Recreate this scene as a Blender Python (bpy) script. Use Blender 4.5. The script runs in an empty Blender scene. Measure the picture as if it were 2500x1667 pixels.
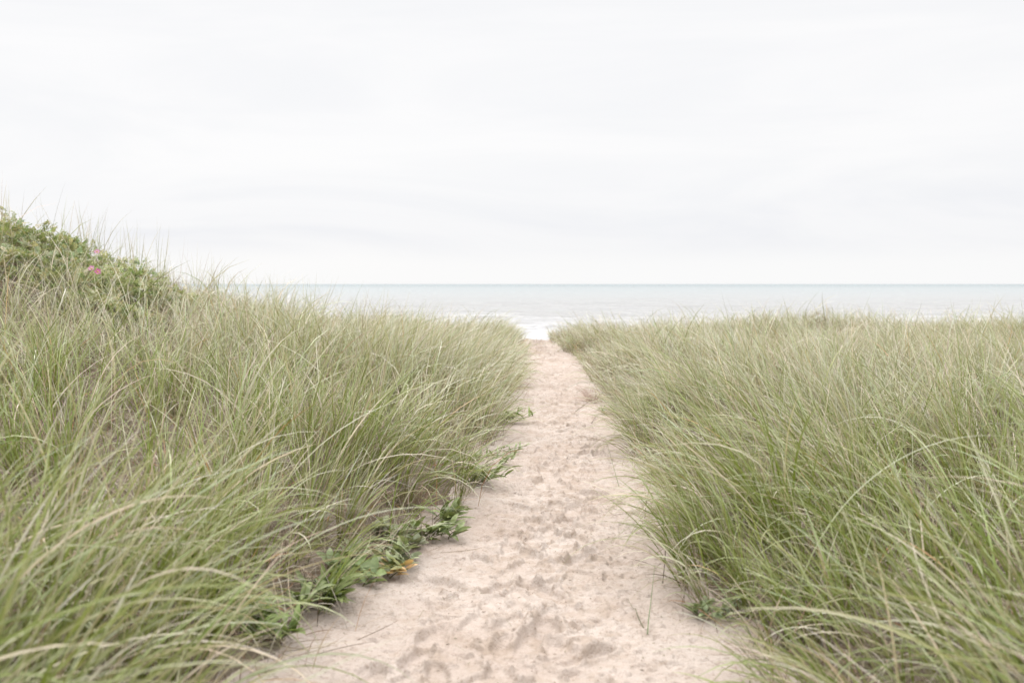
import bpy, math
import numpy as np
from mathutils import Vector

R = math.radians
sc = bpy.context.scene
col = sc.collection

# ------------------------------------------------------------------ camera
EYE = np.array([0.0, 0.0, 1.3])
FPX = 35.0 / 36.0 * 1024.0
TILT = math.atan((341.0 - 283.6) / FPX)
cam_d = bpy.data.cameras.new("camera")
cam = bpy.data.objects.new("camera", cam_d)
col.objects.link(cam)
cam.location = EYE
cam.rotation_euler = (R(90) - TILT, 0, 0)
cam_d.lens = 35.0
cam_d.sensor_width = 36.0
cam_d.clip_start = 0.05
cam_d.clip_end = 90000.0
cam_d.dof.use_dof = True
cam_d.dof.focus_distance = 7.0
cam_d.dof.aperture_fstop = 2.8
cam_d.dof.aperture_blades = 0
sc.camera = cam

# ------------------------------------------------------------------ sky
SUN_EL, SUN_AZ = R(43), R(-28)          # azimuth from +y (the sea) towards +x
world = bpy.data.worlds.new("World")
sc.world = world
world.use_nodes = True
nt = world.node_tree
nt.nodes.clear()
def N(t, k, **kw):
    n = t.nodes.new(k)
    for a, b in kw.items():
        setattr(n, a, b)
    return n
def L(t, a, b): t.links.new(a, b)
def math_n(t, op, a, b=None, clamp=False):
    n = N(t, 'ShaderNodeMath', operation=op, use_clamp=clamp)
    for i, v in enumerate((a, b)):
        if v is None: continue
        if isinstance(v, (int, float)): n.inputs[i].default_value = v
        else: L(t, v, n.inputs[i])
    return n.outputs[0]
def maprange(t, v, a, b, c, d, kind='SMOOTHSTEP'):
    n = N(t, 'ShaderNodeMapRange', interpolation_type=kind)
    L(t, v, n.inputs[0])
    for i, x in enumerate((a, b, c, d)): n.inputs[i + 1].default_value = x
    return n.outputs[0]
def mixc(t, f, a, b, blend='MIX'):
    n = N(t, 'ShaderNodeMix', data_type='RGBA', blend_type=blend)
    n.clamp_factor = True
    for s, v in ((n.inputs[0], f), (n.inputs[6], a), (n.inputs[7], b)):
        if isinstance(v, (int, float)): s.default_value = v
        elif isinstance(v, tuple): s.default_value = (*v, 1) if len(v) == 3 else v
        else: L(t, v, s)
    return n.outputs[2]
def noise(t, vec, scale, detail=3.0, rough=0.5, dist=0.0):
    n = N(t, 'ShaderNodeTexNoise')
    L(t, vec, n.inputs['Vector'])
    n.inputs['Scale'].default_value = scale
    n.inputs['Detail'].default_value = detail
    n.inputs['Roughness'].default_value = rough
    n.inputs['Distortion'].default_value = dist
    return n.outputs['Fac']
def mapping(t, vec, sx, sy, sz):
    n = N(t, 'ShaderNodeMapping')
    L(t, vec, n.inputs[0])
    n.inputs['Scale'].default_value = (sx, sy, sz)
    return n.outputs[0]

STR = 0.1
sky = N(nt, 'ShaderNodeTexSky', sky_type='NISHITA', sun_disc=False)
sky.sun_elevation = SUN_EL
sky.sun_rotation = SUN_AZ
tc = N(nt, 'ShaderNodeTexCoord')
sep = N(nt, 'ShaderNodeSeparateXYZ')
L(nt, tc.outputs['Generated'], sep.inputs[0])
Z = sep.outputs['Z']
# overcast sheet: level brightness low down, brighter towards the zenith, faint long bands
bands = noise(nt, mapping(nt, tc.outputs['Generated'], 1.1, 1.1, 6.5), 1.9, 5.0, 0.58, 0.7)
band_f = maprange(nt, bands, 0.35, 0.68, 0.0, 1.0)
low = mixc(nt, band_f, (0.935, 0.937, 0.952), (0.988, 0.982, 0.985))
horizon = maprange(nt, Z, 0.0, 0.06, 1.0, 0.0)
low = mixc(nt, horizon, low, (0.97, 0.972, 0.975))
lilac = math_n(nt, 'MULTIPLY', math_n(nt, 'MULTIPLY', maprange(nt, Z, 0.018, 0.05, 0.0, 1.0), maprange(nt, Z, 0.055, 0.12, 1.0, 0.0)), maprange(nt, bands, 0.30, 0.60, 1.0, 0.35))
low = mixc(nt, lilac, low, (0.865, 0.875, 0.915))
zen = maprange(nt, Z, 0.29, 0.66, 0.0, 1.0)
ocol = mixc(nt, zen, low, (3.4, 3.36, 3.38))
sc10 = N(nt, 'ShaderNodeVectorMath', operation='SCALE')
L(nt, ocol, sc10.inputs[0]); sc10.inputs['Scale'].default_value = 1.0 / STR
mixs = mixc(nt, 0.97, sky.outputs[0], sc10.outputs[0])
bg = N(nt, 'ShaderNodeBackground')
L(nt, mixs, bg.inputs[0]); bg.inputs[1].default_value = STR
wo = N(nt, 'ShaderNodeOutputWorld')
L(nt, bg.outputs[0], wo.inputs[0])

sun_d = bpy.data.lights.new("sun", 'SUN')
sun = bpy.data.objects.new("sun", sun_d)
col.objects.link(sun)
sun_d.energy = 1.5
sun_d.angle = R(11)
sun_d.color = (1.0, 0.95, 0.88)
sd = Vector((math.sin(SUN_AZ) * math.cos(SUN_EL), math.cos(SUN_AZ) * math.cos(SUN_EL), math.sin(SUN_EL)))
sun.rotation_euler = sd.to_track_quat('Z', 'Y').to_euler()

vs = sc.view_settings
vs.view_transform = 'Standard'
vs.look = 'None'
vs.exposure = 0.0
vs.gamma = 1.0
vs.use_curve_mapping = False
sc.render.engine = 'CYCLES'
sc.cycles.max_bounces = 7
sc.cycles.diffuse_bounces = 4
sc.cycles.glossy_bounces = 2
sc.cycles.transmission_bounces = 4
sc.cycles.transparent_max_bounces = 4
sc.cycles.use_denoising = True

# ------------------------------------------------------------------ helpers
def sm(a, b, x):
    t = np.clip((np.asarray(x, float) - a) / (b - a), 0, 1)
    return t * t * (3 - 2 * t)

def _h(ix, iy, s):
    n = (ix.astype(np.int64) * 374761393 + iy.astype(np.int64) * 668265263 + s * 974711) & 0x7fffffff
    n = ((n ^ (n >> 13)) * 1274126177) & 0x7fffffff
    n = (n ^ (n >> 16)) & 0xffff
    return n / 65535.0
def vn(x, y, s=0):
    """smooth value noise in -1..1"""
    x = np.asarray(x, float); y = np.asarray(y, float)
    ix = np.floor(x); iy = np.floor(y)
    fx = x - ix; fy = y - iy
    fx = fx * fx * fx * (fx * (fx * 6 - 15) + 10); fy = fy * fy * fy * (fy * (fy * 6 - 15) + 10)
    a = _h(ix, iy, s); b = _h(ix + 1, iy, s); c = _h(ix, iy + 1, s); d = _h(ix + 1, iy + 1, s)
    return ((a * (1 - fx) + b * fx) * (1 - fy) + (c * (1 - fx) + d * fx) * fy) * 2 - 1
def fbm(x, y, s=0, o=4, g=0.5):
    r = 0; a = 1.0; t = 0
    for i in range(o):
        r = r + a * vn(x * 2 ** i + 13.7 * i, y * 2 ** i - 7.3 * i, s + i); t += a; a *= g
    return r / t

YK = [0.0, 2.5, 3.25, 4.4, 6.0, 8.0, 10.0, 15.0, 20.0, 24.0]
XL = [-0.86, -0.84, -0.81, -0.54, -0.29, -0.14, -0.04, 0.10, 0.11, 0.0]
XR = [0.92, 0.83, 0.79, 0.78, 0.89, 1.04, 1.08, 1.00, 0.85, 1.1]
def edges(y):
    l = np.interp(y, YK, XL); r = np.interp(y, YK, XR)
    return l, r
def outside(x, y):
    """distance outside the bare path, negative on it (metres, roughly)"""
    l, r = edges(y)
    w = 0.09 * vn(np.asarray(y) * 1.7, np.sign(x - (l + r) / 2) * 3.3, 91) + 0.05 * vn(np.asarray(y) * 5, np.sign(x - (l + r) / 2) * 3.3, 92)
    return np.maximum(l - x, x - r) + w
def crest(x):
    return 20.3 + 1.1 * vn(np.asarray(x) * 0.33, 0.5, 55) + 0.5 * vn(np.asarray(x) * 1.1, 0.5, 56)
SEA = -3.2
def height(x, y):
    x = np.asarray(x, float); y = np.asarray(y, float)
    l, r = edges(y); xc = (l + r) / 2
    u = outside(x, y)
    left = (x < xc)
    z = 0.15 * sm(4, 20, y)
    z = z + np.where(left, 0.20, 0.14) * sm(-0.12, 1.0, u) * (1 - 0.75 * sm(9, 16, y))
    z = z + 0.09 * vn(x * 0.7, y * 0.7, 5) * sm(0.1, 1.2, u)
    z = z + 0.035 * vn(x * 2.3, y * 2.3, 6) * sm(0.1, 0.8, u)
    ramp = 0.165 * np.clip(-x - 0.9, 0, None) ** 1.42
    ramp = 2.5 * (1 - np.exp(-ramp / 2.5)) * sm(3.0, 10.5, y) * (1 - 0.68 * sm(13.0, 18.5, y + 0.25 * (x + 4)))
    z = z + ramp
    # hummocks along the far rim on the right
    z = z + 0.22 * np.exp(-((x - 5.6) / 1.2) ** 2 - ((y - 19.2) / 1.2) ** 2) + 0.12 * np.exp(-((x - 9.5) / 1.6) ** 2 - ((y - 18.6) / 1.5) ** 2)
    c = crest(x)
    d = np.clip(y - c, 0, None)
    drop = np.where(d < 8, 2.55 * sm(0, 1, d / 8), 2.55 + (d - 8) * 0.0155)
    return z * (1 - 0.9 * sm(0, 9, d)) - drop

def ground_hit(px, py, lift=0.0):
    """the point of the dune seen at a pixel of a 1024 wide frame"""
    dx = (px - 512) / FPX; dz = -(py - 283.6) / FPX
    ys = np.linspace(1.5, 30, 6000)
    zs = EYE[2] + dz * ys
    hs = height(dx * ys, ys) + lift
    k = int(np.argmax(zs <= hs))
    if zs[k] > hs[k]: k = len(ys) - 1
    return dx * ys[k], ys[k], float(height(dx * ys[k], ys[k]))

def mesh_obj(name, V, F, mat, C=None, parent=None, smooth=True, loc=None):
    V = np.asarray(V, np.float32).reshape(-1, 3); F = np.asarray(F, np.int32)
    if loc is not None: V = V - np.asarray(loc, np.float32)
    k = F.shape[1]
    me = bpy.data.meshes.new(name)
    me.vertices.add(len(V)); me.vertices.foreach_set('co', V.ravel())
    me.loops.add(F.size); me.loops.foreach_set('vertex_index', F.ravel())
    me.polygons.add(len(F))
    me.polygons.foreach_set('loop_start', np.arange(0, F.size, k, dtype=np.int32))
    me.polygons.foreach_set('use_smooth', np.full(len(F), smooth))
    if C is not None:
        a = me.attributes.new('tint', 'FLOAT_COLOR', 'POINT')
        C = np.asarray(C, np.float32)
        a.data.foreach_set('color', np.concatenate([C, np.ones((len(C), 1), np.float32)], 1).ravel())
    me.update(calc_edges=True)
    me.materials.append(mat)
    o = bpy.data.objects.new(name, me)
    col.objects.link(o)
    if loc is not None: o.location = loc
    if parent is not None:
        o.parent = parent
        o.location = (0, 0, 0)
    return o
def tag(o, label, cat, group=None, kind=None):
    o['label'] = label; o['category'] = cat
    if group: o['group'] = group
    if kind: o['kind'] = kind
    return o
def root(name, loc):
    o = bpy.data.objects.new(name, None)
    o.empty_display_size = 0.1
    o.location = loc
    col.objects.link(o)
    return o

# ------------------------------------------------------------------ materials
def new_mat(name):
    m = bpy.data.materials.new(name); m.use_nodes = True
    t = m.node_tree; t.nodes.clear()
    out = N(t, 'ShaderNodeOutputMaterial')
    return m, t, out
def plant_mat(name, rough=0.5, spec=0.35, trans=0.3, tcol=(1.0, 1.05, 0.6), vary=0.12, vscale=30):
    m, t, out = new_mat(name)
    at = N(t, 'ShaderNodeAttribute', attribute_name='tint')
    tx = N(t, 'ShaderNodeTexCoord')
    nf = noise(t, tx.outputs['Object'], vscale, 2.0)
    f = maprange(t, nf, 0.3, 0.7, 1.0 - vary, 1.0 + vary, 'LINEAR')
    sc_ = N(t, 'ShaderNodeVectorMath', operation='SCALE'); L(t, at.outputs['Color'], sc_.inputs[0]); L(t, f, sc_.inputs['Scale'])
    p = N(t, 'ShaderNodeBsdfPrincipled')
    L(t, sc_.outputs[0], p.inputs['Base Color'])
    p.inputs['Roughness'].default_value = rough
    p.inputs['Specular IOR Level'].default_value = spec
    tr = N(t, 'ShaderNodeBsdfTranslucent')
    L(t, mixc(t, 1.0, sc_.outputs[0], tcol, 'MULTIPLY'), tr.inputs[0])
    ms = N(t, 'ShaderNodeMixShader'); ms.inputs[0].default_value = trans
    L(t, p.outputs[0], ms.inputs[1]); L(t, tr.outputs[0], ms.inputs[2]); L(t, ms.outputs[0], out.inputs[0])
    return m
M_grass = plant_mat('beach_grass_blades', 0.42, 0.5, 0.22)
M_dead = plant_mat('dry_straw', 0.8, 0.15, 0.12, (1, 1, 0.9))
M_leaf = plant_mat('broad_leaf', 0.45, 0.4, 0.22, vary=0.2, vscale=60)
M_rose = plant_mat('rose_leaf', 0.5, 0.35, 0.32, vary=0.2, vscale=25)
M_petal = plant_mat('rose_petal', 0.6, 0.2, 0.35, (1, 0.8, 0.95), vary=0.08, vscale=80)
M_twig = plant_mat('woody_twig', 0.85, 0.1, 0.0, vary=0.25, vscale=80)

def sand_mat(name, churned):
    m, t, out = new_mat(name)
    tx = N(t, 'ShaderNodeTexCoord'); P = tx.outputs['Object']
    n1 = noise(t, P, 1.6, 4.0, 0.6)
    n2 = noise(t, P, 9.0, 5.0, 0.65)
    n3 = noise(t, P, 150.0, 2.0, 0.7)
    n4 = noise(t, mapping(t, P, 1, 1, 1), 38.0, 4.0, 0.7)
    c = mixc(t, maprange(t, n1, 0.35, 0.65, 0, 1), (0.405, 0.338, 0.292), (0.46, 0.398, 0.353))
    c = mixc(t, maprange(t, n2, 0.50, 0.72, 0, 0.55), c, (0.325, 0.255, 0.20))
    c = mixc(t, maprange(t, n4, 0.54, 0.70, 0, 0.6), c, (0.235, 0.175, 0.135))
    c = mixc(t, maprange(t, n3, 0.45, 0.8, 0, 0.35), c, (0.22, 0.17, 0.13))
    if churned:
        at = N(t, 'ShaderNodeAttribute', attribute_name='tint')
        c = mixc(t, math_n(t, 'MULTIPLY', at.outputs['Fac'], maprange(t, n2, 0.42, 0.57, 0.06, 0.52)), c, (0.31, 0.245, 0.19))
    n5 = noise(t, P, 75.0, 3.0, 0.65)
    c = mixc(t, math_n(t, 'MULTIPLY', maprange(t, n5, 0.60, 0.70, 0, 0.8), maprange(t, n2, 0.42, 0.6, 0.25, 1.0)), c, (0.17, 0.125, 0.095))
    c = mixc(t, maprange(t, n3, 0.2, 0.4, 0.3, 0.0), c, (0.5, 0.45, 0.41))
    if not churned:      # dark litter, with the shade of the gaps between tufts put into its colour
        litter_shade = mixc(t, n2, (0.07, 0.058, 0.04), (0.16, 0.125, 0.09))
        c = mixc(t, maprange(t, noise(t, P, 2.4, 5.0, 0.65), 0.36, 0.50, 0.55, 0.97), c, litter_shade)
    p = N(t, 'ShaderNodeBsdfPrincipled')
    L(t, c, p.inputs['Base Color'])
    p.inputs['Roughness'].default_value = 0.95
    p.inputs['Specular IOR Level'].default_value = 0.1
    bsum = math_n(t, 'ADD', math_n(t, 'MULTIPLY', n4, 1.0), math_n(t, 'MULTIPLY', n3, 0.35))
    b = N(t, 'ShaderNodeBump'); b.inputs['Strength'].default_value = 0.85 if churned else 0.5
    b.inputs['Distance'].default_value = 0.02
    L(t, bsum, b.inputs['Height']); L(t, b.outputs[0], p.inputs['Normal'])
    L(t, p.outputs[0], out.inputs[0])
    return m
M_path = sand_mat('trodden_sand', True)
M_sand = sand_mat('dune_sand', False)

def sea_mat():
    m, t, out = new_mat('sea_water')
    g = N(t, 'ShaderNodeNewGeometry'); P = g.outputs['Position']
    s = N(t, 'ShaderNodeSeparateXYZ'); L(t, P, s.inputs[0]); Y = s.outputs['Y']
    far = maprange(t, Y, 90, 700, 0, 1)
    deep = maprange(t, Y, 400, 3000, 0, 1)
    wc = mixc(t, far, (0.23, 0.23, 0.225), (0.205, 0.235, 0.24))
    wc = mixc(t, deep, wc, (0.106, 0.157, 0.169))
    st = noise(t, mapping(t, P, 0.02, 0.16, 0.02), 1.0, 5.0, 0.6, 0.3)
    wc = mixc(t, maprange(t, st, 0.4, 0.65, 0.0, 0.35), wc, (0.22, 0.215, 0.20))
    # foam: washes over the shallows, breaks up into streaks further out
    f1 = noise(t, mapping(t, P, 0.10, 0.30, 0.3), 1.0, 6.0, 0.65, 0.8)
    f2 = noise(t, mapping(t, P, 0.55, 1.0, 1.0), 1.0, 5.0, 0.7, 0.5)
    ff = math_n(t, 'ADD', math_n(t, 'MULTIPLY', f1, 0.65), math_n(t, 'MULTIPLY', f2, 0.35))
    thr = maprange(t, Y, 75, 190, 0.37, 0.62, 'LINEAR')
    fo = math_n(t, 'MULTIPLY', math_n(t, 'SUBTRACT', ff, thr), 9.0, clamp=True)
    fo = math_n(t, 'MULTIPLY', fo, maprange(t, Y, 200, 420, 1.0, 0.0))
    at = N(t, 'ShaderNodeAttribute', attribute_name='tint')
    fsep = N(t, 'ShaderNodeSeparateColor'); L(t, at.outputs['Color'], fsep.inputs[0])
    fo = math_n(t, 'MAXIMUM', fo, math_n(t, 'MULTIPLY', fsep.outputs[0], maprange(t, f2, 0.35, 0.6, 0.0, 0.8)))
    p = N(t, 'ShaderNodeBsdfPrincipled')
    L(t, wc, p.inputs['Base Color'])
    p.inputs['Roughness'].default_value = 0.22
    p.inputs['IOR'].default_value = 1.33
    w1 = noise(t, mapping(t, P, 0.12, 0.5, 0.5), 1.0, 5.0, 0.62, 0.4)
    w2 = noise(t, mapping(t, P, 0.012, 0.05, 0.05), 1.0, 4.0, 0.6, 0.3)
    hsum = math_n(t, 'ADD', math_n(t, 'MULTIPLY', w1, 0.5), math_n(t, 'MULTIPLY', w2, 3.0))
    b = N(t, 'ShaderNodeBump'); b.inputs['Strength'].default_value = 0.8; b.inputs['Distance'].default_value = 1.0
    L(t, hsum, b.inputs['Height']); L(t, b.outputs[0], p.inputs['Normal'])
    d = N(t, 'ShaderNodeBsdfDiffuse'); d.inputs[0].default_value = (0.38, 0.38, 0.385, 1)
    bf = N(t, 'ShaderNodeBump'); bf.inputs['Strength'].default_value = 0.5; bf.inputs['Distance'].default_value = 0.4
    L(t, f2, bf.inputs['Height']); L(t, bf.outputs[0], d.inputs['Normal'])
    ms = N(t, 'ShaderNodeMixShader'); L(t, fo, ms.inputs[0]); L(t, p.outputs[0], ms.inputs[1]); L(t, d.outputs[0], ms.inputs[2])
    L(t, ms.outputs[0], out.inputs[0])
    return m
M_sea = sea_mat()

def rock_mat():
    m, t, out = new_mat('weathered_rock')
    tx = N(t, 'ShaderNodeTexCoord'); P = tx.outputs['Object']
    n1 = noise(t, P, 9.0, 5.0, 0.65); n2 = noise(t, P, 45.0, 3.0, 0.7)
    c = mixc(t, maprange(t, n1, 0.35, 0.65, 0, 1), (0.12, 0.125, 0.095), (0.19, 0.19, 0.155))
    c = mixc(t, maprange(t, n2, 0.55, 0.75, 0, 0.6), c, (0.25, 0.24, 0.2))
    p = N(t, 'ShaderNodeBsdfPrincipled'); L(t, c, p.inputs['Base Color']); p.inputs['Roughness'].default_value = 0.9
    b = N(t, 'ShaderNodeBump'); b.inputs['Distance'].default_value = 0.02; L(t, n2, b.inputs['Height']); L(t, b.outputs[0], p.inputs['Normal'])
    L(t, p.outputs[0], out.inputs[0])
    return m
M_rock = rock_mat()

# ------------------------------------------------------------------ ground: one height field, split into path and dune
rng = np.random.default_rng(7)
# footprints
FP = []
for i in range(190):
    yy = 2.6 * (21.0 / 2.6) ** rng.random()
    l, r = edges(yy)
    xx = (l + r) / 2 + np.clip(rng.normal(0, 0.2), -0.42, 0.42) * (r - l) * 0.72
    FP.append((xx, yy, rng.normal(0, 0.35) + (math.pi if rng.random() < 0.5 else 0), rng.uniform(0.65, 0.95), rng.uniform(0.008, 0.019), rng.random()))
def fix_fp(px, py, ang, s, dep):
    x, y, _ = ground_hit(px, py); FP.append((x, y, ang, s, dep * 0.8, 0.2))
for a in ((540, 593, 0.45, 1.15, 0.045), (546, 630, 0.2, 0.95, 0.04), (581, 561, -0.5, 0.95, 0.035), (574, 500, 0.3, 0.95, 0.035), (566, 523, -0.3, 0.9, 0.035),
          (444, 589, 0.7, 0.9, 0.03), (497, 592, -0.4, 0.8, 0.03), (594, 496, 0.9, 0.9, 0.03), (588, 664, -0.9, 0.9, 0.03), (510, 550, 0.2, 0.9, 0.028),
          (545, 470, 0.1, 0.95, 0.03), (530, 645, -0.2, 0.9, 0.03)):
    fix_fp(*a)
def path_detail(x, y):
    u = outside(x, y)
    l, r = edges(y); xc = (l + r) / 2; hw = (r - l) / 2
    mid = np.exp(-((x - xc) / (hw * 0.62)) ** 2)
    z = 0.022 * fbm(x * 3.2, y * 3.2, 11, 3) + 0.012 * fbm(x * 8, y * 8, 15, 3) * (0.35 + 0.9 * mid)
    wx = x + 0.02 * vn(x * 14, y * 14, 31); wy = y + 0.02 * vn(x * 14, y * 14, 32)
    rid = np.abs(fbm(wx * 17, wy * 17, 21, 3))
    z = z + (0.010 - 0.032 * rid) * (0.18 + mid) * sm(-0.1, 0.55, vn(x * 2.1, y * 2.1, 40) + 0.35 * mid)
    cl = sm(0.25, 0.7, fbm(x * 34, y * 34, 61, 2))
    pit = sm(0.35, 0.7, fbm(x * 24 + 3, y * 24, 65, 2))
    z = z + (0.012 * cl - 0.018 * pit) * (0.3 + 0.9 * mid)
    for fx, fy, an, s, dep, q in FP:
        w = np.nonzero((np.abs(x - fx) < 0.3) & (np.abs(y - fy) < 0.3))
        if len(w[0]) == 0: continue
        dx = x[w] - fx; dy = y[w] - fy
        c, sn = math.cos(an), math.sin(an)
        a = (dx * c + dy * sn) / (0.058 * s); b = (-dx * sn + dy * c) / (0.145 * s)
        a = a * (1.0 + 0.16 * b) + 0.18 * b * b - 0.08
        rr = np.sqrt(np.abs(a) ** 2.4 + np.abs(b) ** 2.4) + 0.16 * vn(dx * 22, dy * 22, int(q * 1000))
        inside = 1 - sm(0.66, 1.04, rr)
        rim = np.exp(-((rr - 1.22) / 0.2) ** 2)
        floor = 0.35 * vn(dx * 12 + 5 * q, dy * 12, 77) + (0.3 * b if q < .5 else -0.3 * b)
        z[w] = z[w] * (1 - 0.75 * inside) - dep * inside * (1 + 0.35 * floor) + 0.35 * dep * rim
    return z * (1 - sm(0.0, 0.22, u)) * (1 + 1.3 * sm(15, 19.5, y))
xs = np.concatenate([-np.geomspace(140, 1.02, 110), np.arange(-1.0, 1.36, 0.0055), np.geomspace(1.38, 140, 110)])
ys = np.concatenate([np.linspace(-4, 2.1, 24), np.geomspace(2.13, 22.5, 1250), np.geomspace(22.9, 150, 60)])
X, Y = np.meshgrid(xs, ys)
H = height(X, Y)
fine = (X > -1.0) & (X < 1.36) & (Y > 2.1) & (Y < 22.5)
pd = np.zeros_like(H)
sub = np.nonzero(fine)
tmp = path_detail(X[sub].copy(), Y[sub].copy())
pd[sub] = tmp
H = H + pd
nx, ny = len(xs), len(ys)
V = np.stack([X, Y, H], -1).reshape(-1, 3)
idx = np.arange(nx * ny).reshape(ny, nx)
Q = np.stack([idx[:-1, :-1], idx[:-1, 1:], idx[1:, 1:], idx[1:, :-1]], -1).reshape(-1, 4)
ctr = V[Q].mean(1)
on_path = (outside(ctr[:, 0], ctr[:, 1]) < 0.10) & (ctr[:, 1] < 21.5) & (ctr[:, 1] > -3.9)
def sub_mesh(name, sel, mat):
    q = Q[sel]; u, inv = np.unique(q, return_inverse=True)
    l, r = edges(V[u, 1])
    m = np.exp(-((V[u, 0] - (l + r) / 2) / (0.34 * (r - l))) ** 2) * (0.55 + 0.45 * sm(-0.3, 0.4, fbm(V[u, 0] * 2.6, V[u, 1] * 2.6, 95, 3)))
    return mesh_obj(name, V[u], inv.reshape(-1, 4), mat, np.repeat(m[:, None], 3, 1))
tag(sub_mesh('sand_path', on_path, M_path), 'trodden pale sand path full of footprints running between the grass banks to the sea', 'path', kind='structure')
tag(sub_mesh('dune_sand', ~on_path, M_sand), 'pale sand of the dunes under the grass, sloping down to the beach', 'sand', kind='structure')

# ------------------------------------------------------------------ sea
yr = np.concatenate([np.geomspace(58, 420, 420), np.geomspace(426, 60000, 110)])
uc = np.linspace(-1, 1, 420)
U, YY = np.meshgrid(uc, yr)
XX = U * (55 + 0.85 * YY)
fade = 1 - sm(150, 420, YY)
ph = YY + 5.0 * vn(XX * 0.03, YY * 0.02, 201) + 1.6 * vn(XX * 0.12, YY * 0.05, 202)
shore = 1 - sm(70, 150, YY)
wv = 0.30 * fade * np.sin(ph * 2 * np.pi / 15.0) * (0.55 + 0.6 * vn(XX * 0.02, YY * 0.04, 203))
wv += 0.12 * fade * vn(XX * 0.25, YY * 0.6, 204) + 0.07 * shore * vn(XX * 0.9, YY * 1.2, 205)
br = [(92, 0.40, 3.2), (116, 0.38, 3.0)]
foamv = np.zeros_like(wv)
for yb, amp, wd in br:
    line = yb + 7.0 * vn(XX * 0.022, yb, 206) + 1.2 * vn(XX * 0.2, yb, 207)
    dd = YY - line
    ex = sm(-0.35, 0.35, vn(XX * 0.018 + yb, yb * 0.1, 208))
    wv += amp * ex * np.exp(-(dd / wd) ** 2) * fade
    foamv = np.maximum(foamv, ex * sm(-9, -1, dd) * (1 - sm(0.5, 2.0, dd)))
ZZ = SEA + wv * sm(58, 74, YY)
V2 = np.stack([XX, YY, ZZ], -1).reshape(-1, 3)
i2 = np.arange(V2.shape[0]).reshape(YY.shape)
Q2 = np.stack([i2[:-1, :-1], i2[:-1, 1:], i2[1:, 1:], i2[1:, :-1]], -1).reshape(-1, 4)
tag(mesh_obj('sea', V2, Q2, M_sea, np.repeat(foamv.reshape(-1, 1), 3, 1)), 'pale grey blue sea with white foam washing in near the shore', 'sea', kind='structure')

# ------------------------------------------------------------------ blades
def blades(base, az, th0, bend, Ln, W, c0, c1, c2, S, twist=None, azd=None, fold=0.0, clip=True, power=1.4, wprof=None):
    """strips of S quads (2S when folded): returns V, F, C"""
    n = len(az)
    t = np.linspace(0, 1, S + 1)
    tm = (t[:-1] + t[1:]) / 2
    th = th0[:, None] + bend[:, None] * tm[None] ** power
    a = az[:, None] + (0 if azd is None else azd[:, None] * tm[None] ** 1.5)
    step = np.stack([np.sin(th) * np.cos(a), np.sin(th) * np.sin(a), np.cos(th)], -1) * (Ln / S)[:, None, None]
    P = np.concatenate([np.zeros((n, 1, 3)), np.cumsum(step, 1)], 1) + base[:, None, :]
    if clip:
        g = height(P[..., 0], P[..., 1])
        lift = 0.004 + 0.012 * ((np.arange(n) * 0.618) % 1)[:, None] * t[None]
        P[..., 2] = np.where(t[None] > 0.05, np.maximum(P[..., 2], g + lift), P[..., 2])
    T = np.gradient(P, axis=1); T /= np.linalg.norm(T, axis=-1, keepdims=True) + 1e-9
    side = np.stack([-np.sin(az), np.cos(az), np.zeros(n)], -1)[:, None, :] * np.ones((1, S + 1, 1))
    side = side - T * (side * T).sum(-1, keepdims=True)
    side /= np.linalg.norm(side, axis=-1, keepdims=True) + 1e-9
    nor = np.cross(T, side)
    if twist is not None:
        tw = twist[:, None, None] * (0.35 + 0.65 * t[None, :, None])
        side = side * np.cos(tw) + nor * np.sin(tw)
        nor = np.cross(T, side)
    if wprof is None:
        wprof = (0.75 + 0.5 * t) * np.clip(1 - t ** 2.6, 0.05, 1) / 1.0
    w = W[:, None, None] * 0.5 * wprof[None, :, None]
    A = P - side * w; B = P + side * w
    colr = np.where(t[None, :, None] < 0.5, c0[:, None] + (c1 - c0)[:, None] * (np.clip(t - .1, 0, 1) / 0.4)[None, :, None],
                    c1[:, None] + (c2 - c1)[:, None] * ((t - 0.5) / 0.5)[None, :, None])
    if fold > 0:
        M = P - nor * w * fold
        VV = np.stack([A, M, B], 2); k = 3
    else:
        VV = np.stack([A, B], 2); k = 2
    CC = np.repeat(colr[:, :, None, :], k, 2)
    i = np.arange(n * (S + 1) * k).reshape(n, S + 1, k)
    Fs = [np.stack([i[:, :-1, j], i[:, :-1, j + 1], i[:, 1:, j + 1], i[:, 1:, j]], -1).reshape(-1, 4) for j in range(k - 1)]
    return VV.reshape(-1, 3), np.concatenate(Fs), CC.reshape(-1, 3)
def join(parts):
    off = 0; Vs, Fs, Cs = [], [], []
    for v, f, c in parts:
        Vs.append(v); Fs.append(f + off); Cs.append(c); off += len(v)
    return np.concatenate(Vs), np.concatenate(Fs), np.concatenate(Cs)

# places where roses crowd the grass out
ROSE = []      # filled from pixel positions and a distance: x, y, radius, height
def spot(px, d): return ((px - 512) / FPX * d, d)
for px, d, rad, hgt in ((-40, 12.4, 1.0, 0.62), (22, 11.6, 0.8, 0.58), (70, 12.2, 0.65, 0.40), (50, 10.4, 0.7, 0.36), (104, 11.4, 0.6, 0.35), (138, 12.2, 0.42, 0.36), (128, 10.8, 0.5, 0.34), (170, 11.3, 0.34, 0.30), (112, 9.7, 0.45, 0.24)):
    x, y = spot(px, d); ROSE.append((x, y, rad * (1.0 if px < 40 else 1.12), hgt * (0.8 if px < 40 else 1.0)))
def rose_cover(x, y):
    c = np.zeros_like(x)
    for rx, ry, rad, h in ROSE:
        c = np.maximum(c, 1 - sm(0.45, 0.95, np.hypot(x - rx, (y - ry)) / rad))
    return c

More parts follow.
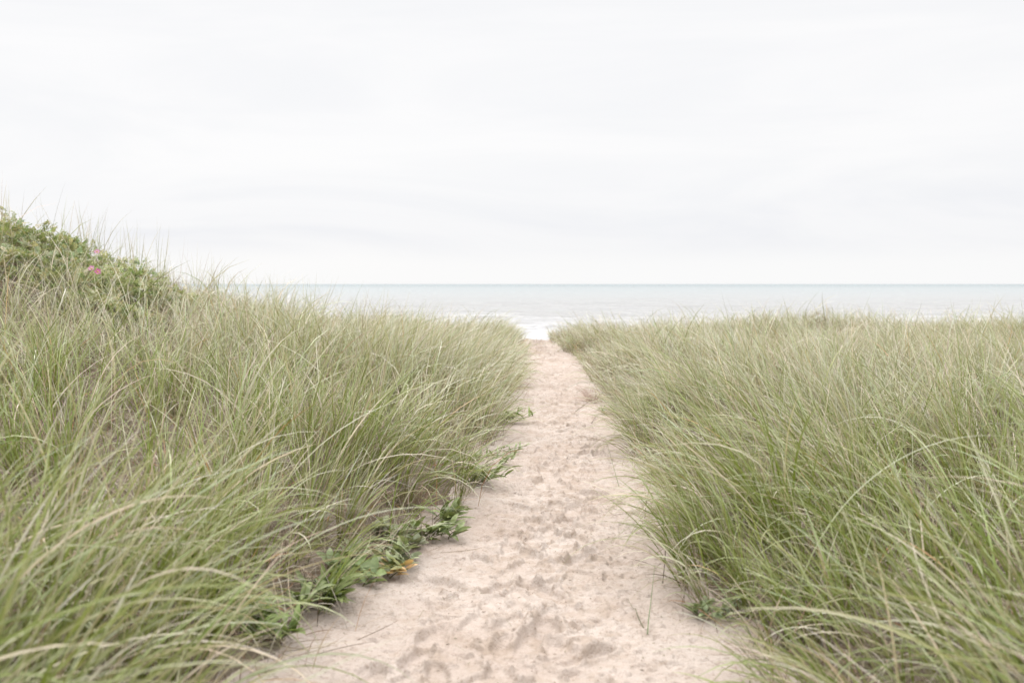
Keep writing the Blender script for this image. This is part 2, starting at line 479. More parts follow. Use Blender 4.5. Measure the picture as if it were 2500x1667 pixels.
PLANTS = [(px, py, ground_hit(px, py)) for px, py in ((474, 484), (458, 470), (498, 455), (502, 423), (436, 522), (402, 554), (374, 578), (345, 590), (268, 638), (220, 622), (612, 414), (424, 540), (362, 570), (306, 606), (482, 466), (404, 540))]
def plant_cover(x, y):
    c = np.zeros_like(x)
    for px, py, g in PLANTS:
        c = np.maximum(c, 1 - sm(0.10, 0.24, np.hypot(x - g[0], (y - g[1]) * 0.7)))
    return c

def lean_field(x, y, u):
    l, r = edges(y); s = -np.sign(x - (l + r) / 2)
    k = np.where(s > 0, 0.56, 0.66) * np.exp(-np.clip(u, 0, None) / np.where(s > 0, 0.95, 1.2)) + np.where(s > 0, 0.20, 0.12) * (1 - 0.7 * sm(0.5, 1.8, u) * sm(1.8, 3.2, y))
    k = k * np.where(s < 0, 1 + 0.35 * (1 - sm(5, 9, y)), 1.0)
    lx = s * k + 0.32 * vn(x * 0.55, y * 0.55, 301) + 0.22 * vn(x * 1.9, y * 1.9, 303)
    ly = 0.04 + 0.24 * vn(x * 0.55, y * 0.55, 302) + 0.18 * vn(x * 1.9, y * 1.9, 304)
    return lx, ly

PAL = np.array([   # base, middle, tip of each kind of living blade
    [[.135, .165, .024], [.165, .205, .034], [.35, .365, .20]],  # dark feet and pale tips partly paint tuft shade and toplight into the colour
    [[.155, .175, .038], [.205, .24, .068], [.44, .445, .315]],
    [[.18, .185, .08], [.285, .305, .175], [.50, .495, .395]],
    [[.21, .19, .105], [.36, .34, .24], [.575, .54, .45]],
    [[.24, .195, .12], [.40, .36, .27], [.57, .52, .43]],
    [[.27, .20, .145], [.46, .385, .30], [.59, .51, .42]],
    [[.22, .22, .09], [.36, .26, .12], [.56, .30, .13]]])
def make_grass(side, seed):
    rg = np.random.default_rng(seed)
    parts = []
    for y0, y1, dens, nb, S, wmul, fold in ((0.6, 2.6, 42, 17, 14, 1.35, 0.5), (2.6, 5.5, 34, 18, 10, 1.08, 0.45), (5.5, 10.5, 44, 14, 7, 1.0, 0.0), (10.5, 23.2, 46, 10, 5, 1.25, 0.0)):
        wmax = 0.56 * y1 + 1.9
        area = (y1 - y0) * wmax
        nt_ = int(dens * area)
        x = rg.random(nt_) * wmax * side + 0.0; y = y0 + rg.random(nt_) * (y1 - y0)
        # the left side starts left of the path, so shift by the path centre
        l, r = edges(y); x = x + (l + r) / 2
        u = outside(x, y)
        keep = (u > -0.01) & (np.abs(x) < 0.56 * y + 1.7) & (y < crest(x) + 2.4)
        clump = np.clip(0.5 + 0.75 * vn(x * 2.0, y * 2.0, 310), 0, 1)
        keep &= rg.random(nt_) < np.minimum(1, 0.22 + 1.05 * clump + 0.35 * (1 - sm(0.3, 0.9, u))) * (1 - 0.55 * plant_cover(x, y)) * (0.75 + 0.25 * sm(0.0, 0.30, u))
        keep &= rg.random(nt_) < (1 - 0.68 * rose_cover(x, y)) * (1 - 0.38 * sm(-2.6, -4.2, x) * sm(6.5, 9, y))
        keep &= np.hypot(x, y) > 0.85
        x, y, u = x[keep], y[keep], u[keep]
        m = len(x)
        n = rg.integers(int(nb * 0.55), int(nb * 1.5), m)
        ti = np.repeat(np.arange(m), n); k = len(ti)
        lx, ly = lean_field(x, y, u)
        tl = rg.normal(0, 0.24, (m, 2))
        rad = 0.035 * np.sqrt(rg.random(k)); ra = rg.random(k) * 2 * np.pi
        ox, oy = rad * np.cos(ra), rad * np.sin(ra)
        bx, by = x[ti] + ox, y[ti] + oy
        base = np.stack([bx, by, height(bx, by) - 0.012], -1)
        wild = np.where(rg.random(k) < 0.16, 0.62, 0.24)
        dx = (lx + tl[:, 0])[ti] * 0.9 + ox * 7 + rg.normal(0, 1, k) * wild
        dy = (ly + tl[:, 1])[ti] * 0.9 + oy * 7 + rg.normal(0, 1, k) * wild
        mag = np.hypot(dx, dy)
        az = np.arctan2(dy, dx)
        th0 = np.clip(0.05 + 0.42 * mag, 0.02, 0.75)
        bend = np.clip(rg.gamma(2.2, 0.34, k) * (0.55 + 0.9 * mag), 0.05, 2.2)
        tall = 0.87 + 0.28 * vn(x * 0.9, y * 0.9, 320) + 0.08 * (1 - sm(2.4, 3.2, y))
        Ln = np.clip(rg.normal(0.74, 0.17, k), 0.2, 1.1) * (1 - 0.31 * sm(7, 14, by)) * tall[ti] * (0.72 + 0.28 * sm(0, 0.5, u))[ti]
        Ln *= 1 - 0.25 * sm(-2.0, -3.5, bx) * sm(6.5, 9, by)
        lng = (rg.random(k) < np.where(by < 3, 0.08, 0.04)) & (u[ti] > 0.4)
        Ln = np.where(lng, rg.uniform(0.85, 1.2, k) * (1 - 0.2 * sm(8, 14, by)), Ln)
        bend = np.where(lng, rg.uniform(0.5, 1.7, k), bend)
        up = (rg.random(k) < 0.055) & (bx < -4.3) & (by > 9.5)
        Ln = np.where(up, rg.uniform(0.8, 1.15, k), Ln); bend = np.where(up, bend * 0.35, bend); th0 = np.where(up, th0 * 0.6, th0)
        W = rg.uniform(0.0042, 0.0085, k) * wmul * np.where(lng, 1.15, 1.0)
        # kind: green inside young tufts, paler and tan elsewhere
        gr = np.clip(0.5 + 0.55 * vn(x * 0.8, y * 0.8, 330) + rg.normal(0, 0.25, m), 0, 1)[ti]
        farg = sm(4.5, 11, by)
        gr = np.clip(gr + 0.30 - 1.3 * farg, 0, 1)
        pr = rg.random(k)
        kind = np.where(pr < 0.50 * gr + 0.05, 0, np.where(pr < 0.74 * gr + 0.18, 1, np.where(pr < 0.56 - 0.2 * farg, 2, np.where(pr < 0.78 - 0.04 * farg, 3, np.where(pr < 0.91, 4, np.where(pr < 0.993, 5, 6))))))
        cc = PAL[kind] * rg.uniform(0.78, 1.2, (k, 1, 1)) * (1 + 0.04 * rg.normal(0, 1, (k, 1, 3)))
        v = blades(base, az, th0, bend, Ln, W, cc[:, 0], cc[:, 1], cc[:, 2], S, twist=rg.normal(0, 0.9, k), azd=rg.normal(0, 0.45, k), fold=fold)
        parts.append(v)
    return join(parts)
v, f, c = make_grass(-1, 21)
tag(mesh_obj('beach_grass', v, f, M_grass, c), 'long pale green beach grass covering the dune left of the sand path', 'beach grass', 'beach grass on both sides of the path', 'stuff')
v, f, c = make_grass(1, 22)
tag(mesh_obj('beach_grass', v, f, M_grass, c), 'long pale green beach grass covering the dune right of the sand path', 'beach grass', 'beach grass on both sides of the path', 'stuff')

# dead straw lying and leaning low among the tufts
DPAL = np.array([[.31, .245, .175], [.38, .31, .235], [.21, .155, .11], [.13, .095, .065], [.41, .365, .305], [.42, .22, .10], [.27, .17, .11]])
def make_dead(seed):
    rg = np.random.default_rng(seed); parts = []
    for y0, y1, dens, S in ((0.8, 5.5, 1300, 5), (5.5, 11, 800, 4), (11, 22, 340, 3)):
        wm = 0.56 * y1 + 1.6
        k = int(dens * (y1 - y0) * 2 * wm)
        x = rg.uniform(-wm, wm, k); y = rg.uniform(y0, y1, k); u = outside(x, y)
        keep = (np.abs(x) < 0.56 * y + 1.6) & (u > -0.16) & (rg.random(k) < 0.06 + 0.94 * sm(-0.10, 0.15, u)) & (rg.random(k) < 0.35 + 0.8 * (0.5 + 0.5 * vn(x * 1.5, y * 1.5, 400))) & (np.hypot(x, y) > 0.9)
        x, y = x[keep], y[keep]; k = len(x)
        low = rg.random(k) < 0.55
        base = np.stack([x, y, height(x, y) + np.where(low, rg.uniform(0.0, 0.05, k), -0.01)], -1)
        az = rg.random(k) * 2 * np.pi
        th0 = np.where(low, rg.uniform(1.1, 1.65, k), rg.uniform(0.1, 0.9, k))
        bend = np.where(low, rg.normal(0, 0.4, k), rg.uniform(0.3, 2.2, k))
        Ln = np.where(low, rg.uniform(0.06, 0.28, k), rg.uniform(0.14, 0.42 if y0 < 5 else 0.62, k))
        W = rg.uniform(0.0018, 0.0048, k) * (1.0 if y0 < 8 else 1.5)
        kd = rg.choice(7, k, p=[.25, .22, .17, .10, .19, .03, .04])
        cc = DPAL[kd] * rg.uniform(0.6, 1.1, (k, 1))
        parts.append(blades(base, az, th0, bend, Ln, W, cc * 0.95, cc, cc * 1.08, S, twist=rg.normal(0, 1.0, k), azd=rg.normal(0, 0.6, k)))
    return join(parts)
v, f, c = make_dead(31)
tag(mesh_obj('dead_grass', v, f, M_dead, c), 'tan and brown dead grass lying between the tufts of living beach grass', 'dead grass', kind='stuff')

# scattered crumbs of straw and seed on the bare sand
def make_litter(seed):
    rg = np.random.default_rng(seed); k = 2300
    y = 2.4 * (20 / 2.4) ** rg.random(k); l, r = edges(y)
    e = np.clip(rg.beta(0.8, 0.8, k), 0, 1); x = l - 0.05 + (r - l + 0.1) * e
    zz = height(x, y) + path_detail(x.copy(), y.copy())
    base = np.stack([x, y, zz + 0.003], -1)
    big = rg.random(k) < 0.16
    Ln = np.where(big, rg.uniform(0.03, 0.10, k), rg.uniform(0.006, 0.02, k)); W = np.where(big, rg.uniform(.0012, .0022, k), rg.uniform(.002, .005, k))
    cc = np.array([[.12, .085, .06], [.20, .15, .11], [.33, .26, .19], [.16, .15, .09]])[rg.integers(0, 4, k)] * rg.uniform(.8, 1.2, (k, 1))
    return blades(base, rg.random(k) * 6.28, np.full(k, 1.5) + rg.normal(0, .06, k), rg.normal(0, .15, k), Ln, W, cc, cc, cc, 3, twist=rg.normal(0, .5, k), clip=False)
v, f, c = make_litter(41)
tag(mesh_obj('plant_litter', v, f, M_dead, c), 'scattered crumbs of straw, seed and twig on the sand path', 'plant litter', kind='stuff')

# ------------------------------------------------------------------ broad leaves
def leaf_strip(base, az, el, bend, Ln, W, c0, c1, rg, S=6, wide=0.5, twist=0.0, fold=0.35):
    """one lanceolate leaf: el is the angle from vertical at its foot"""
    t = np.linspace(0, 1, S + 1)
    prof = np.sin(np.pi * np.clip(t, 0.02, 0.985) ** wide) ** 0.85
    prof[0] = 0.15
    return blades(np.array([base]), np.array([az]), np.array([el]), np.array([bend]), np.array([Ln]), np.array([W]),
                  np.array([c0]), np.array([(np.array(c0) + np.array(c1)) / 2]), np.array([c1]), S, twist=np.array([twist]), azd=np.array([rg.normal(0, .3)]), fold=fold, clip=True, power=1.2, wprof=prof)
def tube(P, r0, r1, c, k=5):
    P = np.asarray(P, float); n = len(P)
    T = np.gradient(P, axis=0); T /= np.linalg.norm(T, axis=1, keepdims=True) + 1e-9
    ref = np.where(np.abs(T[:, 2:3]) > 0.9, np.array([[1., 0, 0]]), np.array([[0, 0, 1.]]))
    A = np.cross(T, ref); A /= np.linalg.norm(A, axis=1, keepdims=True); B = np.cross(T, A)
    an = np.arange(k) * 2 * np.pi / k
    rr = np.linspace(r0, r1, n)[:, None, None]
    V = P[:, None] + rr * (A[:, None] * np.cos(an)[None, :, None] + B[:, None] * np.sin(an)[None, :, None])
    i = np.arange(n * k).reshape(n, k); j = np.roll(i, -1, 1)
    F = np.stack([i[:-1], j[:-1], j[1:], i[1:]], -1).reshape(-1, 4)
    return V.reshape(-1, 3), F, np.tile(np.asarray(c, float), (n * k, 1))

LG = ([.12, .16, .05], [.20, .235, .09])
LP = ([.20, .24, .12], [.30, .33, .19])
LY = ([.42, .27, .13], [.56, .39, .22])
def leafy_plant(name, px, py, label, seed, stems, leaves, Ln, W, pal, lean=(0.0, 0.0), stem_h=0.12, spread=0.08, wide=0.75, group='leafy plants along the path edge', cat='leafy plant', pal2=None):
    rg = np.random.default_rng(seed)
    x, y, z = ground_hit(px, py)
    z = float(height(np.array(x), np.array(y)))
    rt = root(name, (x, y, z)); tag(rt, label, cat, group)
    lv, st = [], []
    for s in range(stems):
        a = rg.random() * 6.28; rr = spread * math.sqrt(rg.random())
        b = np.array([x + rr * math.cos(a), y + rr * math.sin(a), 0]); b[2] = height(b[0], b[1]) - 0.005
        dirv = np.array([lean[0] + rg.normal(0, .35), lean[1] + rg.normal(0, .35), 1.0])
        hh = stem_h * rg.uniform(.5, 1.2)
        tt = np.linspace(0, 1, 5)[:, None]
        P = b + dirv * hh * tt + np.array([lean[0], lean[1], -0.3]) * hh * tt ** 2
        P[:, 2] = np.maximum(P[:, 2], b[2] + 0.003)
        st.append(tube(P, .0032, .0016, [.16, .15, .07]))
        for q in range(leaves):
            tq = (q + rg.random()) / leaves
            pos = P[0] + (P[-1] - P[0]) * (0.15 + .85 * tq)
            az = q * 2.4 + rg.normal(0, .35)
            dx, dy = math.cos(az) + lean[0] * 1.0, math.sin(az) + lean[1] * 1.0
            az = math.atan2(dy, dx)
            pp = pal if (pal2 is None or rg.random() < .6) else pal2
            k = rg.uniform(.8, 1.2)
            lv.append(leaf_strip(pos, az, rg.uniform(.5, 1.15), rg.uniform(.4, 1.1), Ln * rg.uniform(.6, 1.15), W * rg.uniform(.75, 1.15),
                                 np.array(pp[0]) * k, np.array(pp[1]) * k, rg, wide=wide, twist=rg.normal(0, .5)))
    v, f, c = join(lv); mesh_obj('foliage', v, f, M_leaf, c, loc=(x, y, z), parent=rt)
    for v, f, c in st: mesh_obj('stem', v, f, M_twig, c, loc=(x, y, z), parent=rt)
    return rt
leafy_plant('leafy_plant', 474, 484, 'dark green long leaved plant leaning out over the left edge of the path', 1, 7, 9, .17, .022, LG, (.5, -.3), .12, .13)
leafy_plant('leafy_plant', 458, 470, 'bushy mid green plant under the grass just behind the dark long leaved plant', 2, 6, 8, .12, .02, LP, (.5, -.1), .14, .12)
leafy_plant('leafy_plant', 498, 455, 'trailing pale green sprig reaching furthest out onto the sand at left', 3, 4, 7, .075, .016, LP, (1.0, .1), .10, .10)
leafy_plant('leafy_plant', 502, 423, 'small bright green sprig at the left path edge, furthest up the path', 4, 6, 8, .13, .022, ([.13, .18, .05], [.24, .28, .10]), (.6, -.2), .13, .10)
leafy_plant('leafy_plant', 436, 522, 'green plant with one long pointed leaf sticking out over the sand', 5, 5, 8, .15, .03, LG, (.6, .0), .10, .09)
leafy_plant('leafy_plant', 402, 554, 'low plant with broad rounded grey green leaves beside the withered orange leaved one', 6, 9, 8, .075, .042, ([.17, .20, .11], [.26, .28, .17]), (.2, -.3), .09, .16, wide=.9)
leafy_plant('leafy_plant', 374, 578, 'withered plant with orange tan leaves at the left path edge', 7, 6, 6, .075, .036, LY, (.4, -.3), .08, .09, wide=.9, pal2=([.15, .19, .06], [.30, .27, .10]))
leafy_plant('leafy_plant', 345, 590, 'upright plant with smooth oval green leaves left of the withered orange leaved one', 8, 7, 7, .09, .04, ([.15, .21, .08], [.24, .30, .13]), (.1, -.1), .10, .14, wide=.85)
leafy_plant('leafy_plant', 268, 638, 'leafy green rosette on the sand at the lower left of the path', 9, 7, 8, .13, .03, ([.14, .20, .06], [.23, .29, .10]), (.3, -.2), .07, .14)
leafy_plant('leafy_plant', 220, 622, 'spreading green plant half hidden by grass at the lower left', 10, 8, 8, .15, .032, LG, (.2, -.1), .09, .16)
leafy_plant('leafy_plant', 728, 620, 'broad leaved green plant under the leaning grass at the lower right of the path', 11, 7, 6, .075, .028, ([.15, .20, .09], [.25, .29, .16]), (-.3, -.2), .09, .13, wide=.85)
leafy_plant('leafy_plant', 612, 414, 'small green weed at the right path edge next to the reddish dead tuft', 12, 5, 8, .08, .016, LP, (-.3, -.1), .09, .09)

leafy_plant('leafy_plant', 424, 540, 'low green plant between the long pointed leaf and the rounded grey green leaves', 21, 7, 8, .12, .03, LG, (.4, -.2), .09, .12)
leafy_plant('leafy_plant', 362, 570, 'dull green bushy plant half under the grass just behind the withered orange plant', 22, 8, 8, .11, .034, LP, (.2, -.2), .12, .15)
leafy_plant('leafy_plant', 306, 606, 'bright green plant with drooping pointed leaves at the sand edge, lower left', 23, 8, 9, .15, .028, LG, (.4, -.3), .10, .14)
leafy_plant('leafy_plant', 482, 466, 'thin leaved pale plant between the trailing sprig and the dark long leaved plant', 24, 6, 8, .11, .018, LP, (.6, -.2), .11, .12)
leafy_plant('leafy_plant', 404, 540, 'pale rounded leaves massed at the foot of the left grass above the withered orange one', 25, 8, 8, .07, .038, ([.22, .25, .15], [.33, .34, .23]), (.2, -.3), .11, .15, wide=.9)

def dry_tuft(px, py, label, seed, n, Ln, pal):
    rg = np.random.default_rng(seed); x, y, z = ground_hit(px, py)
    a = rg.random(n) * 6.28; rr = .07 * np.sqrt(rg.random(n))
    bx, by = x + rr * np.cos(a), y + rr * np.sin(a)
    base = np.stack([bx, by, height(bx, by) - .004], -1)
    cc = np.array(pal)[rg.integers(0, len(pal), n)] * rg.uniform(.8, 1.2, (n, 1))
    v, f, c = blades(base, a + rg.normal(0, .5, n), rg.uniform(.3, 1.4, n), rg.uniform(.2, 1.0, n), rg.uniform(.5, 1.1, n) * Ln, rg.uniform(.002, .004, n), cc * .9, cc, cc * 1.05, 5, twist=rg.normal(0, .8, n), azd=rg.normal(0, .5, n))
    return tag(mesh_obj('dry_tuft', v, f, M_dead, c, loc=(x, y, z)), label, 'dry tuft', 'dead tufts at the path edges')
RED = [[.30, .19, .14], [.36, .25, .19], [.24, .15, .11]]
TAN = [[.36, .28, .20], [.30, .21, .14], [.42, .34, .26]]
dry_tuft(594, 402, 'reddish brown dead tuft at the right path edge halfway up the path', 51, 160, .26, RED)
dry_tuft(668, 515, 'brown dead tuft under the overhanging grass on the right side of the path', 52, 170, .22, TAN)
dry_tuft(412, 508, 'tangle of tan dead stems on the sand at the left below the dark leaves', 53, 150, .20, TAN + RED)

# ------------------------------------------------------------------ roses on the left dune
def rose_bush(i, x, y, rad, hgt, label, twiggy=0.0, pal=0):
    rg = np.random.default_rng(600 + i)
    z = float(height(np.array(x), np.array(y)))
    rt = root('rose_bush', (x, y, z)); tag(rt, label, 'rose bush', 'wild rose bushes on the left dune')
    n = int(640 * (rad / 0.6) ** 2)
    a = rg.random(n) * 6.28; q = np.sqrt(rg.random(n))
    lx, ly = rad * q * np.cos(a), rad * q * np.sin(a)
    lump = 1 + .35 * vn((x + lx) * 4.2, (y + ly) * 4.2, 610) + .2 * vn((x + lx) * 9, (y + ly) * 9, 611)
    top = hgt * np.sqrt(np.clip(1 - (q * .97) ** 2.2, 0, 1)) * lump
    dep = np.where(rg.random(n) < .62, rg.uniform(.9, 1.04, n), rg.uniform(.15, .95, n))
    gx, gy = x + lx, y + ly
    gz = height(gx, gy) + top * dep
    cs = np.array([[.22, .25, .125], [.27, .29, .155], [.33, .325, .195], [.36, .315, .21], [.18, .24, .11]])
    Vs, Fs, Cs = [], [], []; off = 0
    nl = 7
    out_az = np.arctan2(ly, lx) + rg.normal(0, .9, n)
    tip = rg.uniform(.5, 1.5, n)
    R1 = np.stack([np.sin(tip) * np.cos(out_az), np.sin(tip) * np.sin(out_az), np.cos(tip)], -1)      # rachis
    S1 = np.stack([-np.sin(out_az), np.cos(out_az), np.zeros(n)], -1)
    N1 = np.cross(R1, S1)
    s = rg.uniform(.75, 1.2, n)[:, None]
    C0 = cs[rg.integers(0, 5, n)] * rg.uniform(.8, 1.25, (n, 1)) * (1 + .25 * vn(gx * 3, gy * 3, 620))[:, None]
    P0 = np.stack([gx, gy, gz], -1)
    for k in range(nl):
        if k == nl - 1: along, sd_, d = .075, 0, R1
        else:
            along = .02 + .02 * (k // 2); sd_ = 1 if k % 2 else -1
            d = R1 * .45 + S1 * sd_ * .9; d = d / np.linalg.norm(d, axis=1, keepdims=True)
        d = d + N1 * rg.normal(.1, .25, (n, 1)); d /= np.linalg.norm(d, axis=1, keepdims=True)
        wv_ = np.cross(N1, d); wv_ /= np.linalg.norm(wv_, axis=1, keepdims=True)
        b = P0 + R1 * along * s; ln = .033 * s; w = .0125 * s
        up = N1 * .006
        v0 = b; v1 = b + d * ln * .5 + wv_ * w + up; v2 = b + d * ln - N1 * .004; v3 = b + d * ln * .5 - wv_ * w + up; v4 = b + d * ln * .5
        VV = np.stack([v0, v1, v2, v4, v3], 1)
        ii = (np.arange(n) * 5 + off)[:, None]
        Fs.append(np.concatenate([ii + np.array([[0, 1, 2, 3]]), ii + np.array([[0, 3, 2, 4]])])); off += n * 5
        Vs.append(VV.reshape(-1, 3)); Cs.append(np.repeat(C0 * rg.uniform(.9, 1.1, (n, 1)), 5, 0))
    mesh_obj('foliage', np.concatenate(Vs), np.concatenate(Fs), M_rose, np.concatenate(Cs), loc=(x, y, z), parent=rt)
    tw = []
    for q_ in range(int(26 + 60 * twiggy)):
        a_ = rg.random() * 6.28; rr = rad * .45 * rg.random()
        b = np.array([x + rr * math.cos(a_), y + rr * math.sin(a_), 0.]); b[2] = height(b[0], b[1]) - .01
        e_ = rad * rg.uniform(.2, .9); tz = hgt * rg.uniform(.55, 1.02 + .18 * twiggy) * (1 - .5 * (e_ / rad) ** 2)
        e = np.array([x + e_ * math.cos(a_), y + e_ * math.sin(a_), height(np.array(x + e_ * math.cos(a_)), np.array(y + e_ * math.sin(a_))) + tz])
        t = np.linspace(0, 1, 6)[:, None]
        P = b * (1 - t) + e * t + rg.normal(0, .025, (6, 3)) * np.sin(np.pi * t)
        tw.append(tube(P, .006, .002, np.array([.16, .125, .105]) * rg.uniform(.8, 1.3), 4))
    v, f, c = join(tw); mesh_obj('stem', v, f, M_twig, c, loc=(x, y, z), parent=rt)
    return rt
RL = ['rose bush at the far left edge on the highest part of the dune', 'large leafy rose bush on the left skyline, second from the edge of the dune top',
      'rounded rose bush on the skyline above the grass, left of the upper pink flower', 'wide rose bush low on the slope at the left edge, below the skyline',
      'rose bush with a single pink flower near its top on the skyline', 'grey twiggy rose bush on the skyline right of the pink flowers',
      'rose bush with two pink flowers side by side', 'small rose bush, furthest right and lowest on the skyline', 'rose bush half buried in grass below the two pink flowers']
roses = []
for i, (x, y, rad, hgt) in enumerate(ROSE):
    roses.append(rose_bush(i, x, y, rad, hgt, RL[i], 1.0 if i == 5 else 0.0))

def rose_flower(bush, px, py, d, seed, tone):
    rg = np.random.default_rng(seed)
    x, y = spot(px, d); z = EYE[2] - (py - 283.6) / FPX * d
    ax = np.array([rg.normal(.1, .2), -0.75, .6 + rg.normal(0, .1)]); ax /= np.linalg.norm(ax)
    e1 = np.cross(ax, [0, 0, 1.]); e1 /= np.linalg.norm(e1); e2 = np.cross(ax, e1)
    o = np.array([x, y, z]); Vs, Fs, Cs = [], [], []; off = 0
    for k in range(5):
        a0 = k * 2 * np.pi / 5 + rg.normal(0, .08)
        n, m = 6, 6
        for_t = np.linspace(0, 1, n)[:, None]; s = np.linspace(-1, 1, m)[None]
        wdt = .52 * np.sin(np.pi * (.18 + .62 * for_t)) * 1.15
        rad = .035 * (for_t ** .9) * (1 - .10 * (s ** 2) * for_t + .06 * (np.cos(s * 3) - .5) * for_t)
        ang = a0 + s * wdt
        hz = .013 * for_t ** 2 + .005 * np.sin(s * 4 + k) * for_t + .003 * (k % 2)
        P = o + rad[..., None] * (np.cos(ang)[..., None] * e1 + np.sin(ang)[..., None] * e2) + hz[..., None] * ax
        i = np.arange(n * m).reshape(n, m) + off
        Fs.append(np.stack([i[:-1, :-1], i[:-1, 1:], i[1:, 1:], i[1:, :-1]], -1).reshape(-1, 4)); off += n * m
        Vs.append(P.reshape(-1, 3)); Cs.append((np.array(tone) * (1 + .15 * (1 - for_t[..., None] * np.ones((n, m, 1))))).reshape(-1, 3))
    fl = mesh_obj('flower', np.concatenate(Vs), np.concatenate(Fs), M_petal, np.concatenate(Cs), loc=tuple(bush.location), parent=bush)
    # yellow centre: a little dome
    n, m = 5, 10
    ph = np.linspace(0, np.pi / 2, n)[:, None]; an = np.linspace(0, 2 * np.pi, m, endpoint=False)[None]
    P = o + .010 * (np.sin(ph) * np.cos(an))[..., None] * e1 + .010 * (np.sin(ph) * np.sin(an))[..., None] * e2 + (.004 + .007 * np.cos(ph) * np.ones_like(an))[..., None] * ax
    i = np.arange(n * m).reshape(n, m); j = np.roll(i, -1, 1)
    c = mesh_obj('flower_centre', P.reshape(-1, 3), np.stack([i[:-1], j[:-1], j[1:], i[1:]], -1).reshape(-1, 4), M_petal, np.tile([.55, .40, .10], (n * m, 1)), loc=tuple(bush.location), parent=fl)
    return fl
rose_flower(roses[4], 98.5, 252, 10.95, 1, (.58, .33, .47))
rose_flower(roses[6], 92.5, 268.5, 10.2, 2, (.58, .31, .47))
rose_flower(roses[6], 98.5, 271.5, 10.15, 3, (.55, .18, .36))

# ------------------------------------------------------------------ rock at the end of the left bank
def boulder(px, py, d, size, seed, label):
    rg = np.random.default_rng(seed)
    x, y = spot(px, d); z = float(height(np.array(x), np.array(y)))
    n, m = 18, 28
    ph = np.linspace(0, np.pi, n)[:, None]; an = np.linspace(0, 2 * np.pi, m, endpoint=False)[None]
    d_ = np.stack([np.sin(ph) * np.cos(an), np.sin(ph) * np.sin(an), np.cos(ph) * np.ones_like(an)], -1)
    rr = 1 + .16 * vn(d_[..., 0] * 1.6 + d_[..., 2] + seed, d_[..., 1] * 1.6 + d_[..., 2] * .7, 700) + .06 * vn(d_[..., 0] * 4 + d_[..., 2] * 3, d_[..., 1] * 4, 701)
    P = d_ * rr[..., None] * np.array(size) + np.array([x, y, z + size[2] * .45])
    i = np.arange(n * m).reshape(n, m); j = np.roll(i, -1, 1)
    F = np.stack([i[:-1], i[1:], j[1:], j[:-1]], -1).reshape(-1, 4)
    return tag(mesh_obj('boulder', P.reshape(-1, 3), F, M_rock, loc=(x, y, z)), label, 'boulder')
boulder(515, 340, 19.0, (.15, .2, .13), 3, 'rounded grey green boulder where the left grass meets the path end')

# ------------------------------------------------------------------ single straws, leaf and long blades
def straw(px0, py0, px1, py1, W, c, label, up=0.0, S=8):
    a = np.array(ground_hit(px0, py0)); b = np.array(ground_hit(px1, py1))
    t = np.linspace(0, 1, S + 1)[:, None]
    P = a * (1 - t) + b * t
    P[:, 2] = [float(height(np.array(p[0]), np.array(p[1])) + path_detail(np.array([p[0]]), np.array([p[1]]))[0]) for p in P]
    P[:, 2] = np.maximum(P[:, 2], np.linspace(P[0, 2], P[-1, 2], S + 1)) + .006 + up * t[:, 0]
    v, f, cc = tube(P, W, W * .35, c, 6)
    return tag(mesh_obj('straw', v, f, M_dead, cc, loc=tuple(a)), label, 'straw', 'single straws lying on the sand')
straw(646, 630, 630, 606, .0022, [.13, .13, .07], 'dark green straw lying alone on the sand at the lower right of the path', .015)
straw(576, 412, 596, 401, .0035, [.15, .14, .09], 'dark straw leaning out from the reddish dead tuft at the right', .03)
straw(592, 424, 598, 416, .003, [.16, .13, .10], 'short dark straw on the sand just below the reddish dead tuft', .01)
straw(620, 488, 608, 452, .0022, [.16, .18, .10], 'thin bent green straw on the sand at the right edge of the path', .04)
straw(602, 544, 614, 549, .0018, [.50, .44, .36], 'short pale straw on the sand right of the middle footprints', .005)
straw(650, 640, 657, 592, .0022, [.15, .19, .09], 'upright dark green straw at the right edge of the path near the bottom', .10)
x, y, z = ground_hit(610, 442)
rg = np.random.default_rng(5)
v, f, c = leaf_strip((x, y, z + .012), .4, 1.35, .4, .07, .035, [.36, .20, .12], [.42, .27, .17], rg, wide=.9)
tag(mesh_obj('fallen_leaf', v, f, M_dead, c, loc=(x, y, z)), 'small curled brown leaf lying on the sand at the right of the path', 'fallen leaf')

def long_blade(bx, by, az, th0, bend, Ln, W, cc, label, azd=0.0, power=1.3, group='long single grass blades'):
    z = float(height(np.array(bx), np.array(by)))
    C = [np.array([k]) for k in cc]
    v, f, c = blades(np.array([[bx, by, z - .01]]), np.array([az]), np.array([th0]), np.array([bend]), np.array([Ln]), np.array([W]), C[0], C[1], C[2], 20,
                     twist=np.array([.5]), azd=np.array([azd]), fold=.5, clip=True, power=power)
    return tag(mesh_obj('grass_blade', v, f, M_grass, c, loc=(bx, by, z)), label, 'grass blade', group)

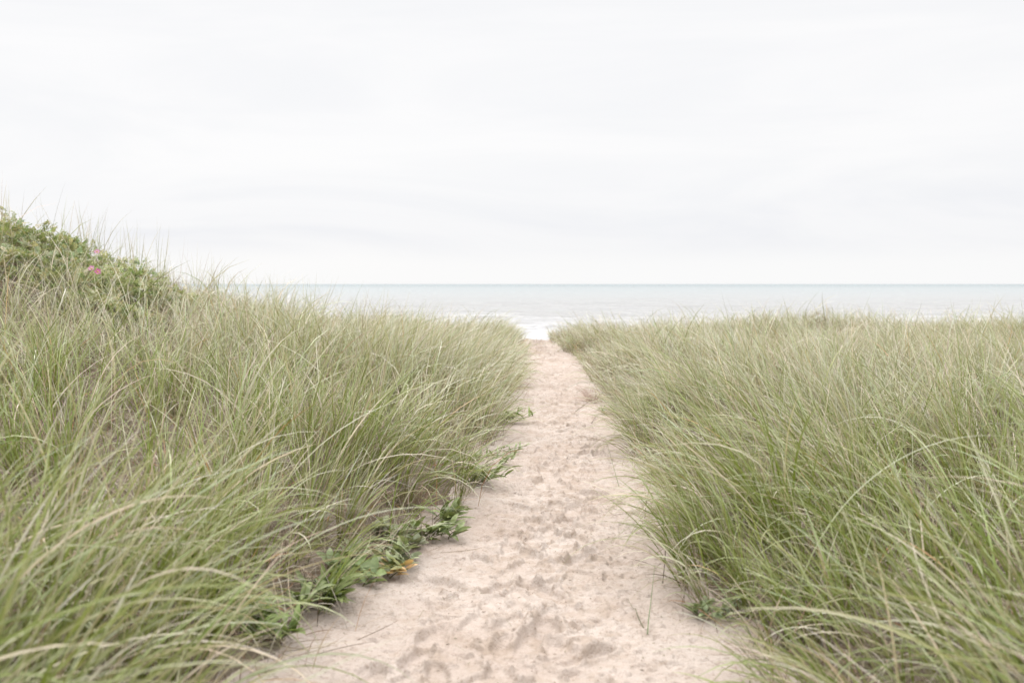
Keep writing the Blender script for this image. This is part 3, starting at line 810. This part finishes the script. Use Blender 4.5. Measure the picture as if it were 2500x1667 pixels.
G0 = [[.27, .30, .13], [.33, .35, .22], [.44, .44, .34]]
G1 = [[.22, .27, .10], [.28, .33, .16], [.40, .42, .29]]
T0 = [[.33, .28, .20], [.46, .39, .30], [.55, .47, .38]]
O0 = [[.36, .28, .12], [.55, .28, .10], [.62, .36, .17]]
D0 = [[.12, .13, .09], [.14, .15, .115], [.20, .20, .17]]
PI = math.pi
long_blade(-1.0, 3.0, 0.05, .35, 1.45, 1.15, .0075, G0, 'long pale blade arching flat to the right above the left grass, halfway up the bank')
long_blade(.95, 3.4, 0.05, .10, 1.65, 1.25, .007, G0, 'long pale blade bowing over to the right in the right grass')
long_blade(1.28, 2.6, PI - .1, .75, 1.1, .95, .008, G0, 'pale blade arching to the left low in the right grass')
long_blade(-.98, 2.0, .1, .72, .95, .85, .0065, T0, 'tan dead blade curving over the leafy plants at the lower left')
long_blade(-1.15, 1.6, .15, .78, .35, 1.05, .0095, G1, 'broad blurred green blade slanting up to the right at the lower left corner')
long_blade(-1.05, 1.9, .12, .80, .45, 1.0, .008, G0, 'straight pale green blade slanting across the lower left above the tan dead one', .1)
long_blade(.86, 2.0, 2.55, .85, .8, .55, .007, O0, 'orange dying blade at the lower right beside the sand')
long_blade(.80, 2.2, 2.75, 1.0, .7, .5, .006, O0, 'thin orange blade reaching furthest over the sand at the lower right')
long_blade(-5.25, 11.2, .3, .12, .22, 1.15, .009, D0, 'tallest dark stalk standing against the sky above the left dune top', group='tall stalks against the sky')
long_blade(-5.55, 11.3, .2, -.02, .18, 1.0, .008, D0, 'upright stalk against the sky nearest the left edge of the dune top', group='tall stalks against the sky')
long_blade(-4.75, 11.0, .1, .12, .4, 1.05, .008, D0, 'leaning stalk against the sky just right of the tallest one', group='tall stalks against the sky')
long_blade(1.40, 7.2, .3, .12, .35, 1.05, .008, G1, 'dark green stalk rising in front of the sea, leaning right', group='tall stalks against the sea')
long_blade(2.36, 7.4, .2, .03, .1, 1.05, .007, G1, 'straight upright stalk in front of the sea, right of the leaning one', group='tall stalks against the sea')
